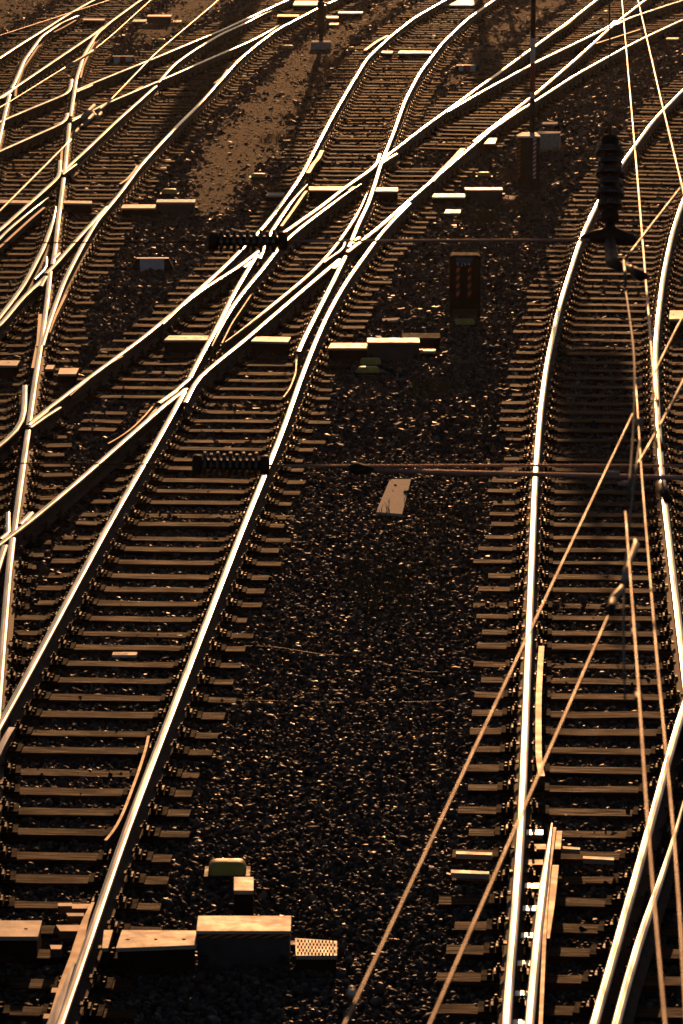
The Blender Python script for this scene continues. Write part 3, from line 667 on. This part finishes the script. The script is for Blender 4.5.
# machine right of upper crossing
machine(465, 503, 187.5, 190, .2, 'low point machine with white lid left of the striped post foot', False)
rod_cover([(434,193.5),(466,193.5),(465,197),(432,197)], .14, 'long plate joining the low point machine to the rail, left of the striped post', .06)
rod_cover([(446,209.5),(461,209.5),(460,213),(444,213)], .05, 'small pale slab lying below the long plate near the striped post', .04)
rod_cover([(489,138),(497,138),(495,143.5),(484,143.5)], .16, 'pale square plate between rail and striped post', .04)
lump(477.5, 491, 171, 177.5, 'small yellow box between the low point machine and the striped post')
cover('concrete_slab', [(505,195),(516,196),(514,199.5),(503,199)], .04, 'flat pale stone slab at the foot of the striped post', 'concrete slab', 'concrete', .04, bolts=False)
cover('concrete_slab', [(538,131),(561,131.5),(560,133),(536,134)], .34, 'dark block with bright top edge behind the striped post', 'concrete block', 'concrete', .34, bolts=False)
cover('concrete_slab', [(543,122),(558,122),(557,124),(542,124)], .08, 'small bright slab on the ballast just above the striped post block', 'concrete slab', 'concrete', .06, bolts=False)
cover('concrete_slab', [(390,479),(411,479),(402,514),(376,512)], .03, 'long pale concrete slab lying in the ballast below the overhead bar', 'concrete slab', 'concrete', .06, bolts=False)
cover('concrete_slab', [(382,318.5),(400,317.5),(397,320),(383,321)], .03, 'thin pale slab in the ballast above the middle point machine', 'concrete slab', 'concrete', .04, bolts=False)
rod_cover([(670,310.5),(700,310.5),(698,319),(669,319)], .2, 'pale plate at the right edge beside the right hand track', .08)
# left machine group
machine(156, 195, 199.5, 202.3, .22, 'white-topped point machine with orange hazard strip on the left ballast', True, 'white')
rod_cover([(123,204.5),(156,204.5),(156,208),(121,208)], .16, 'pale rod cover joining left rail and white-topped point machine', .08)
lump(161.5, 177, 187.5, 195, 'yellow cable box above the white-topped point machine')
cover('concrete_slab', [(158,208),(174,207.5),(173,210.5),(157,210.5)], .05, 'oval pale slab in front of the white-topped point machine', 'concrete slab', 'concrete', .04, bolts=False)
rod_cover([(-30,199),(32,200.5),(30,203),(-30,202.5)], .18, 'long rod cover crossing the left edge switch', .1)
rod_cover([(64,200.5),(92,201),(92,203.5),(63,203)], .18, 'rod cover right of the upright rail in the left switch', .1)
rod_cover([(-40,360),(20,360.5),(17,365.5),(-40,365)], .18, 'rod cover inside the lower left edge track', .1)
rod_cover([(60,368),(79,368),(76,374),(58,374)], .14, 'short pale bracket plate right of the lower left rail', .06)
rod_cover([(47,365),(55,365),(53,369),(45,369)], .14, 'tiny bracket next to the lower left rail', .04)
# upper left equipment
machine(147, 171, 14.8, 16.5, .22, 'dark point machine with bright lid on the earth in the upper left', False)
rod_cover([(134,19.5),(147,19.5),(146,21.5),(132,21.5)], .1, 'bright plate left of the upper left point machine', .05)
rod_cover([(170,20.2),(182,20.2),(181,22),(170,22)], .05, 'bright plate right of the upper left point machine', .04)
rod_cover([(144,22.3),(153,22.3),(152,24),(142,24)], .05, 'small pale slab below the upper left point machine', .04)
lump(156, 165.5, 38.7, 42.5, 'small yellow box on the earth below the upper left point machine')
lump(281.5, 294, 44, 49.5, 'dark yellow box at the sleeper ends left of the signal post', )
lump(348, 355, 45.5, 51.5, 'brightly lit small yellow box right of the signal post base')
lump(251, 266, 173, 178.5, 'lone flat yellow box on the bare earth above the long insulator')
rod_cover([(83,18.5),(105,18.7),(104,20.2),(83,20)], .16, 'rod bar across the topmost left track', .05)
rod_cover([(278,14.5),(299,14.7),(299,16.5),(277,16.3)], .18, 'rod bar across the upper track left of the signal post', .08)
rod_cover([(295,0.8),(318,0.8),(317,5),(293,5)], .16, 'pale plate at the top edge beside the signal post', .06)
rod_cover([(326,16),(339,16),(338,18),(327,18)], .08, 'bright slab right of the signal post', .05)
rod_cover([(330,23),(339,23),(338,24.6),(329,24.6)], .06, 'smaller bright slab right of the signal post', .05)
rod_cover([(339,11.3),(363,11.5),(362,13),(338,13)], .14, 'long bar on the earth right of the signal post', .1)
rod_cover([(373,50.5),(393,51),(392,53),(372,52.5)], .12, 'bright bar over the sleepers on the curving track', .04)
rod_cover([(400,50.5),(432,51),(431,53),(398,53)], .12, 'right hand bright bar over the sleepers on the curving track', .04)
rod_cover([(449,0),(478,0),(474,5),(444,5)], .1, 'pale boards across the track at the top edge', .03)
rod_cover([(667,37.5),(679,37.5),(678,39),(666,39)], .08, 'small bright slab near the upper right edge', .05)

# fouling point markers: low trapezoid beams painted in bands
def marker(x0, x1, yt, yb, cols, label):
    a, b_ = G(x0, yb, 0), G(x1, yb, 0); s = (b_[0]-a[0])/(x1-x0); hh = (yb-yt)*s*.95; wx = b_[0]-a[0]
    th = thing('track_marker', ((a[0]+b_[0])/2, a[1], 0), label, 'track marker', 'painted fouling point markers')
    n = len(cols); xs = [a[0]+wx*t_ for t_ in [0]+[c[0] for c in cols]]
    for i, (e_, m) in enumerate(cols):
        l, r = xs[i], xs[i+1]; tl = l + (.10 if i == 0 else 0); tr = r - (.10 if i == n-1 else 0)
        mb = MB(); y0, y1 = a[1], a[1]+.14
        mb.hexa([(l,y0,-.04),(r,y0,-.04),(r,y1,-.04),(l,y1,-.04)], [(tl,y0+.02,hh),(tr,y0+.02,hh),(tr,y1,hh),(tl,y1,hh)], m); mb.build('painted_band', th)
marker(130, 175, 258, 269, [(.22, 'dark'), (.76, 'white'), (1, 'dark')], 'low beam with one whitish block in the middle and black ends, on the left ballast')
marker(108, 137.5, 56, 63, [(.2, 'dark'), (.4, 'white'), (.6, 'red'), (.82, 'white'), (1, 'dark')], 'red and white banded low beam in the upper left ballast')
marker(452, 482, 65, 71.5, [(.22, 'dark'), (.38, 'white'), (.46, 'dark'), (.62, 'red'), (.78, 'white'), (1, 'dark')], 'red and white banded low beam beside the lamp-shaped shadow')

# striped post on its cabinet
base = G(528.5, 190, 0); s = 1/57.0
th = thing('marker_post', tuple(base), 'tall thin post with red and white bands rising from a striped cabinet', 'post')
cx, cy = base[0], base[1]; wd, dp, hh = .40, .42, .98
mb = MB(); mb.box((cx, cy+dp/2, hh/2-.04), (wd, dp, hh+.0), 'dark', ch=0); cab = mb.build('cabinet', th)
mb = MB(); mb.hexa([(cx-wd/2-.01,cy-.01,hh-.04),(cx+wd/2+.01,cy-.01,hh-.04),(cx+wd/2+.01,cy+dp,hh-.04),(cx-wd/2-.01,cy+dp,hh-.04)], [(cx-wd/2-.01,cy-.01,hh-.01),(cx+wd/2+.01,cy-.01,hh-.01),(cx+wd/2-.05,cy+dp,hh+.015),(cx-wd/2+.10,cy+dp,hh+.015)], 'white')
mb.build('cabinet_lid', th)
for xo, w_, cA, cB in ((-.195, .045, 'black', 'orange'), (.075, .055, 'white', 'red')):
    mb = MB(); x0 = cx+xo; y0 = cy-.006; n_ = 9; z0 = .22; dz = .70/n_
    mb.box((x0+w_/2, cy-.001, z0+.35), (w_, .008, .72), cA)
    for i in range(n_): zz = z0+i*dz; mb.add([(x0, y0, zz), (x0+w_, y0, zz+dz*.45), (x0+w_, y0, zz+dz*.95), (x0, y0, zz+dz*.5)], [(0,1,2,3)], cB)
    mb.build('striped_board', th)
px_ = cx+.07; py_ = cy+.36
def pz(y): # height of photo row y at the post's distance
    r = ray(532, y); return CAMZ + r[2]*(py_/r[1])
segs = [(140, 98, 'dark'), (98, 92, 'white'), (92, 63, 'red'), (63, 38, 'white'), (38, -25, 'dark')]
for a_, b_, m in segs:
    mb = MB(); z0, z1 = pz(a_), pz(b_)
    if a_ == 140: z0 = 0
    mb.lathe([(.045, z0), (.045, z1)], m, T(px_, py_, 0), 12); mb.build('post', th)
mb = MB(); mb.lathe([(.045, pz(-25)), (.045, pz(-25)+1.2), (.02, pz(-25)+1.25)], 'white', T(px_, py_, 0), 12); mb.build('post', th)

# signal post near the top edge
b0 = G(321, 50, 0); th = thing('signal_post', tuple(b0), 'dark slim signal post on a square base at the top edge, casting a long shadow', 'signal')
mb = MB(); mb.box((b0[0], b0[1]+.25, .08), (.50, .5, .22), 'concrete', ch=.02); mb.build('base', th)
mb = MB(); mb.lathe([(.055, .15), (.055, 4.6)], 'dark', T(b0[0], b0[1]+.25, 0), 12); mb.build('pole', th)
mb = MB(); mb.box((b0[0], b0[1]+.17, .80), (.17, .17, .75), 'dark', ch=.02); mb.box((b0[0]+.09, b0[1]+.17, 1.12), (.18, .12, .05), 'galv'); mb.build('control_box', th)
mb = MB(); mb.box((b0[0], b0[1]+.25, 4.3), (.42, .25, .9), 'dark', ch=.02); mb.build('signal_head', th)

# dwarf signal
b0 = G(465, 317, 0); th = thing('dwarf_signal', tuple(b0), 'black upright ground signal box with orange dashed stripes in the centre ballast', 'ground signal')
cx, cy = b0[0], b0[1]; wd = .44; hh = .90
mb = MB(); n_ = 6; pr = [(-wd/2, .0)] + [(-wd/2+.05-.05*math.cos(t_), hh-.05+.05*math.sin(t_)) for t_ in np.linspace(0, math.pi/2, n_)] + [(wd/2-.05+.05*math.sin(t_), hh-.05+.05*math.cos(t_)) for t_ in np.linspace(0, math.pi/2, n_)] + [(wd/2, .0)]
vs = [(cx+x, cy, z) for x, z in pr] + [(cx+x, cy+.30, z) for x, z in pr]; P = len(pr)
mb.add(vs, [tuple(range(P))[::-1], tuple(P+i for i in range(P))] + [(i, (i+1) % P, P+(i+1) % P, P+i) for i in range(P)], 'greasy_and_shade'); mb.build('housing', th)
mb = MB(); mb.hexa([(cx-.13,cy-.055,hh-.10),(cx+.09,cy-.055,hh-.10),(cx+.09,cy-.002,hh-.10),(cx-.13,cy-.002,hh-.10)], [(cx-.14,cy-.02,hh-.035),(cx+.11,cy-.02,hh-.035),(cx+.11,cy-.002,hh-.035),(cx-.14,cy-.002,hh-.035)], 'glass'); mb.build('light_window', th)
mb = MB()
for xo in (-.13, .035):
    mb.box((cx+xo+.025, cy-.004, .50), (.05, .01, .44), 'black')
    for i in range(4):
        zz = .30+i*.115
        mb.add([(cx+xo, cy-.0105, zz), (cx+xo+.05, cy-.0105, zz+.035), (cx+xo+.05, cy-.0105, zz+.090), (cx+xo, cy-.0105, zz+.055)], [(0,1,2,3)], 'orange')
mb.build('striped_board', th)
cu = bpy.data.curves.new('signal_number', 'FONT'); cu.body = 'V2V4'; cu.size = .085; cu.extrude = .002; cu.align_x = 'CENTER'; cu.space_character = 1.15
to = bpy.data.objects.new('signal_number', cu); COL.objects.link(to); to.data.materials.append(M['white'])
bpy.context.view_layer.update()
dg = bpy.context.evaluated_depsgraph_get(); tm = bpy.data.meshes.new_from_object(to.evaluated_get(dg)); bpy.data.objects.remove(to)
to = bpy.data.objects.new('signal_number', tm); COL.objects.link(to); to.parent = th; to.rotation_euler = (math.pi/2, 0, 0); to.location = (-.03, -.008, .745)
mb = MB(); mb.box((cx, cy+.12, .04), (.34, .34, .16), 'dark'); mb.build('foot', th)
lump(455.5, 475, 318, 326, 'olive yellow box at the foot of the dark ground signal')

# ------------------------------------------------------------------ overhead line
def PX(x, y, d):      # d above 12: distance in metres; otherwise height above the ballast
    return PD(x, y, d) if d > 12 else G(x, y, d)
def wire(pts, r, label, name='overhead_wire', cat='wire', group='overhead wires', m='wire', n=8):
    P = np.array([PX(x, y, d) for x, y, d in pts]); q = smooth_poly(P, .4, 0)
    if len(pts) > 2: q = smooth_poly(P, .3, 3)
    mb = MB(); mb.tube([tuple(p) for p in q], r, m, n); c = q.mean(0)
    return tag(mb.build(name, smooth=True, origin=tuple(c)), label, cat, group)
wire([(633,414,5.97),(628,424,5.95),(345,1024,5.9),(285,1150,5.9)], .0047, 'thick slanting wire running from the right side to the bright spark at the bottom centre')
wire([(715,318,6.1),(683,382,6.05),(656,434,6.0),(629.5,478,6.0)], .0062, 'upper right segment of slanting wire entering from the right edge')
wire([(608,617,5.9),(430,1024,5.9),(385,1128,5.9)], .0048, 'thick slanting wire from the long clamp down past the bottom edge')
wire([(636,384,6),(642,480,6),(657,660,6),(675,844,6),(683,965,6),(690,1100,6)], .0044, 'upright wire nearest the right edge in the lower half')
wire([(625.5,512,6.1),(626,520,6.1),(637,664,6.1),(649,844,6.1),(665,1024,6.1),(674,1120,6.1)], .0042, 'upright wire reaching the bottom edge, left of the one nearest the right edge')
wire([(619,-40,6.5),(622,0,6.5),(638,184,6.4),(645,270,6.3),(656,405,6.15),(663,492,6.1)], .0056, 'pinkish contact wire dropping nearly straight from the top edge to the right rail', n=10, m='copper')
wire([(630,-40,6.7),(638,0,6.7),(661,100,6.6),(683,190,6.5),(700,262,6.4)], .0056, 'wire slanting from the top edge to the right edge', m='copper')
wire([(700,162,6.4),(683,185,6.4),(640,240,6.4),(625,260,6.4)], .0062, 'short diagonal wire meeting the hanging clamp')
wire([(624,261,18),(626,284,17.6)], .0075, 'short hanging rod under the clamp')
wire([(700,288,6.2),(683,315,6.2),(647,388,6.2)], .0046, 'thin diagonal wire crossing the right rail')
wire([(626,292,18),(633,340,16.5),(636,382,15.4),(634,430,15),(628,500,14)], .0045, 'dark green hanging rope among the right hand wires', m='dropper')
wire([(640,440,14.9),(629,520,14.2),(622,600,13.4),(625,700,12.4)], .004, 'dark teal cord beside the upright wires', m='dropper')
# cross spans
wire([(-30,463,20),(90,463.5,20),(192,464.5,20)], .004, 'thin dark span wire left of the lower insulator', m='iron')
wire([(270,465.5,20),(355,467,20),(480,465,20),(720,466,20)], .0068, 'thin span wire right of the lower insulator', m='copper')
wire([(372,470.5,20),(470,473,20),(600,476,20),(730,479,20)], .0125, 'thick bright steel bar under the lower span wire', 'steel_bar', 'steel bar', None, 'copper')
wire([(-30,243,22),(100,242.5,22),(210,241.5,22)], .004, 'thin dark span wire left of the upper insulator', m='iron')
wire([(286,241.5,22),(420,240.5,22),(590,240,22)], .0075, 'thin span wire right of the upper insulator', m='copper')
# upper left wires
wire([(232,-20,6.2),(219,0,6.2),(155,54,6.15),(107,104,6.1)], .0064, 'pinkish wire slanting from the top edge to the clamp cluster on the left', m='copper')
wire([(71,140,6.1),(0,211,6.05),(-30,241,6)], .0062, 'pinkish wire slanting from the clamp cluster down to the left edge', m='copper')
wire([(-30,45,6),(0,35.5,6),(70,13,6),(110,0,6),(150,-14,6)], .0045, 'thin pinkish wire in the top left corner', m='copper')
wire([(-30,124,6),(0,108,6),(67.6,66,6)], .0048, 'thin wire left of the tubular clamp in the upper left', m='copper')
wire([(92,51.5,6),(110,37,6),(151,0,6),(175,-22,6)], .0048, 'thin wire right of the tubular clamp in the upper left', m='copper')
wire([(66,67,6),(70,66,6),(90,53,6),(93,51,6)], .013, 'thick tubular clamp on the thin wire in the upper left', 'clamp', 'clamp', 'wire clamps', 'galv')
# clamp cluster
th = thing('wire_clamp', tuple(G(90,120,6.1)), 'cluster of tubular fittings joining the pinkish wires above the left tracks', 'clamp', 'wire clamps')
for a_, b_, r_ in (((83,117),(94,106),.016), ((84,125),(93,115),.014), ((97,119),(101,113),.012), ((73,136),(78,129),.010), ((93,112),(98,119),.010), ((95,114),(106,104),.009), ((78,128),(84,124),.008)):
    mb = MB(); mb.tube([tuple(G(*a_, 6.1)), tuple(G(*b_, 6.1))], r_, 'galv', 10); mb.build('fitting', th, smooth=True)
# clamps at right
def clampthing(pts, r, label, m='galv'):
    P = [PD(x, y, d) if d >= 19 else G(x, y, 6.0 if y > 300 else 6.35) for x, y, d in pts]; mb = MB(); mb.tube([tuple(p) for p in P], r, m, 12)
    c = np.mean(P, 0); return tag(mb.build('wire_clamp', smooth=True, origin=tuple(c)), label, 'clamp', 'wire clamps')
clampthing([(635,540,13.8),(636,545,13.8),(630,560,13.6),(627,570,13.5),(624,580,13.4)], [.006,.014,.010,.015,.011], 'long bright turnbuckle on the slanting wire above the lower clamp', 'galv')
clampthing([(622,586,13.3),(620,591,13.2),(613,598,13.1),(611,601,13)], [.006,.013,.012,.005], 'bright lower end fitting of the long turnbuckle')
clampthing([(613,601,13),(611,612,12.9)], [.016,.012], 'dark ring clamp where the slanting wire starts', 'iron')
clampthing([(634,381.5,15.4),(640,382,15.4)], .017, 'uppermost bright round clamp on the upright wires')
clampthing([(636,422.5,15),(643,422.5,15)], .019, 'second bright round clamp on the upright wires')
clampthing([(631,442,14.8),(642,444,14.8)], .012, 'dark cross clamp below the round clamps', 'iron')
clampthing([(655,403,15.8),(659,403,15.8)], .017, 'dark ring on the wire over the right rail', 'iron')
clampthing([(658,440,15.2),(661,449,15.1)], .015, 'second dark ring on the wire over the right rail', 'iron')
clampthing([(661,486,14.7),(667,499,14.6)], .020, 'dark oval clamp where the wire meets the right rail', 'iron')
clampthing([(632,626,12.9),(637,627,12.9)], .016, 'bright small ball clamp low on the upright wire')
clampthing([(634,631,12.9),(635,642,12.8)], .012, 'dark sleeve below the small ball clamp', 'iron')
clampthing([(638,695,12.3),(639,706,12.2)], .014, 'dark cup at the end of the upright rod', 'iron')
clampthing([(626,266,18),(634,270,17.9),(641,276,17.8),(646,277,17.8)], [.012,.02,.026,.012], 'dark teardrop clamp with bright tip below the hanging insulator', 'iron')
clampthing([(642,273,17.7),(645.5,276,17.7)], [.010,.014], 'bright tip on the dark teardrop clamp', 'galv')
clampthing([(348,467.5,20),(356,469,20),(366,470,20),(374,470.5,20)], [.012,.036,.026,.012], 'dark conical clamp at the left end of the thick bar', 'iron')
clampthing([(606,473,20),(620,473,20)], [.012,.009], 'pale bolt on the thick bar near the wires')
clampthing([(619,484,14.6),(630,483,14.6)], .009, 'small pale bolt pair beside the teal cord')
mb = MB(); p = G(352, 993, 5.92); mb.lathe([(.001,-.012),(.006,-.0105),(.010,-.006),(.012,0),(.010,.006),(.006,.0105),(.001,.012)], 'bead', T(*p), 16); tag(mb.build('drop_ball', smooth=True), 'tiny bright metal bead on the slanting wire at the bottom centre', 'bead')
# insulators
def insulator(p0, p1, sheds, rs, rc, label):
    a, b_ = Vector(p0), Vector(p1); L = (b_-a).length
    th = thing('insulator', tuple(a), label, 'insulator', 'dark ribbed insulators')
    Rm = (b_-a).to_track_quat('Z', 'Y').to_matrix().to_4x4(); Mx = Matrix.Translation(a) @ Rm
    cap = L*.13
    for z0, z1, d in ((0, cap, 1), (L-cap, L, -1)):
        mb = MB(); mb.lathe([(rc*.5, z0), (rc*.95, z0+cap*.12), (rc, z0+cap*.5), (rc*.9, z1)] if d == 1 else [(rc*.9, z0), (rc, z0+cap*.5), (rc*.95, z1-cap*.12), (rc*.5, z1)], 'iron', Mx, 20); mb.build('end_cap', th, smooth=True)
    prof = [(rc*.45, cap)]; st = (L-2*cap)/sheds
    mb = MB()
    for i in range(sheds):
        z = cap + st*i; big = rs if i % 2 == 0 else rs*.86
        prof += [(rc*.5, z+st*.12), (big*.85, z+st*.14), (big*.97, z+st*.18), (big, z+st*.26), (big*1.0, z+st*.60), (big*.97, z+st*.68), (big*.85, z+st*.72), (rc*.55, z+st*.82)]
    prof += [(rc*.45, L-cap)]
    mb.lathe(prof, 'ceramic', Mx, 28); mb.build('sheds', th, smooth=False)
insulator(PD(192,464.5,20), PD(270,465.5,20), 9, .068, .054, 'lower horizontal ribbed insulator over the foreground left track')
insulator(PD(208,241,22), PD(288,241,22), 9, .066, .056, 'upper horizontal ribbed insulator in front of the sun glint')
insulator(PD(610,137,24), PD(610,222,23.7), 6, .088, .056, 'upright ribbed insulator hanging above the right track')
clampthing([(580,238,23.6),(592,237,23.6),(612,235,23.6),(632,240,23.6),(638,242,23.6)], [.01,.038,.055,.038,.015], 'dark boat-shaped yoke under the upright insulator', 'iron')
clampthing([(610,222,23.7),(610,240,23.6),(612,262,23),(622,268,22)], [.03,.035,.04,.02], 'dark link between the yoke and the teardrop clamp', 'iron')
wire([(609,-40,27),(610,60,26),(610,137,24.4)], .006, 'dark hanger rod above the upright insulator', m='iron')

# ------------------------------------------------------------------ masts beyond the frame whose shadows fall into it
def mast(x, y, h, wd, label, board=None):
    th = thing('catenary_mast', (x, y, 0), label, 'mast', 'tall masts beyond the top edge')
    mb = MB(); mb.box((x, y, h/2), (wd, wd*.5, h), 'dark'); mb.build('column', th)
    if board:
        mb = MB(); mb.box((x, y-.2, h-board[1]/2), (board[0], .15, board[1]), 'dark', ch=.02); mb.build('signal_head', th)
az = math.tan(SUN_AZ); te = math.tan(SUN_EL)
mast(-2.25, 128, (128-76)*te, .80, 'steel mast beyond the top edge casting the broad shadow over the upper left tracks')
mast(4.18, 126, (126-86)*te, .30, 'slim mast beyond the top edge casting the lamp shaped shadow', (.75, 1.6))
mast(4.80, 118, (118-41.5)*te, .14, 'signal mast beyond the top edge casting the dark patch on the right track', (1.15, 1.75))

# ------------------------------------------------------------------ dry grass and litter
def tufts(name, spots, n, m, label, cat):
    mb = MB()
    for (x, y, r_) in spots:
        c = G(x, y, 0)
        for i in range(n):
            a_ = random.random()*6.28; rr = r_*math.sqrt(random.random()); bx_, by_ = c[0]+rr*math.cos(a_), c[1]+rr*2.0*math.sin(a_)
            h = random.uniform(.05, .16); ld = random.random()*6.28; lx, ly = math.cos(ld)*h*.6, math.sin(ld)*h*.6; w_ = .004
            mb.add([(bx_-w_,by_,-.02),(bx_+w_,by_,-.02),(bx_+lx*.5+w_*.7,by_+ly*.5,h*.7),(bx_+lx*.5-w_*.7,by_+ly*.5,h*.7),(bx_+lx,by_+ly,h)], [(0,1,2,3),(3,2,4)], m)
    tag(mb.build(name), label, cat, kind='stuff')
tufts('dry_grass', [(331,62,.5),(340,66,.4),(325,80,.5),(318,95,.4),(335,75,.5),(300,118,.4),(262,190,.5),(280,140,.4),(312,108,.4),(520,205,.4),(515,180,.3),(550,150,.4),(165,25,.5)], 160, 'dry', 'tufts of dry reddish grass on the bare earth and ballast', 'dry grass')
tufts('moss', [(490,218,.4),(478,222,.3),(432,392,.3),(400,560,.5),(378,585,.4),(405,600,.5),(420,520,.5)], 130, 'green', 'sparse low green weeds growing between the stones', 'weeds')
def cable(pts, r_, label):
    q = smooth_poly(gp(pts, .004), .15, 2); mb = MB(); mb.tube([tuple(p) for p in q], r_, 'worn_steel', 6)
    tag(mb.build('cable', origin=tuple(q.mean(0))), label, 'cable', 'thin cables lying in the ballast')
cable([(244,646),(268,645),(300,651),(330,656),(362,655),(380,661),(395,669),(420,673),(444,672)], .0032, 'thin bright cable curving across the centre ballast')
cable([(225,700),(300,701),(360,703),(400,702),(445,701)], .0025, 'second thin dark cable lying straight below the bright one')
for i, (x, y, wp) in enumerate([(123,654,.2),(247,712,.14)]):
    pass
mb = MB(); slab(mb, [(113,652),(137.5,652),(136.5,655),(112,655)], .052, .028, 'white'); tag(mb.build('number_plate', TR['A']))
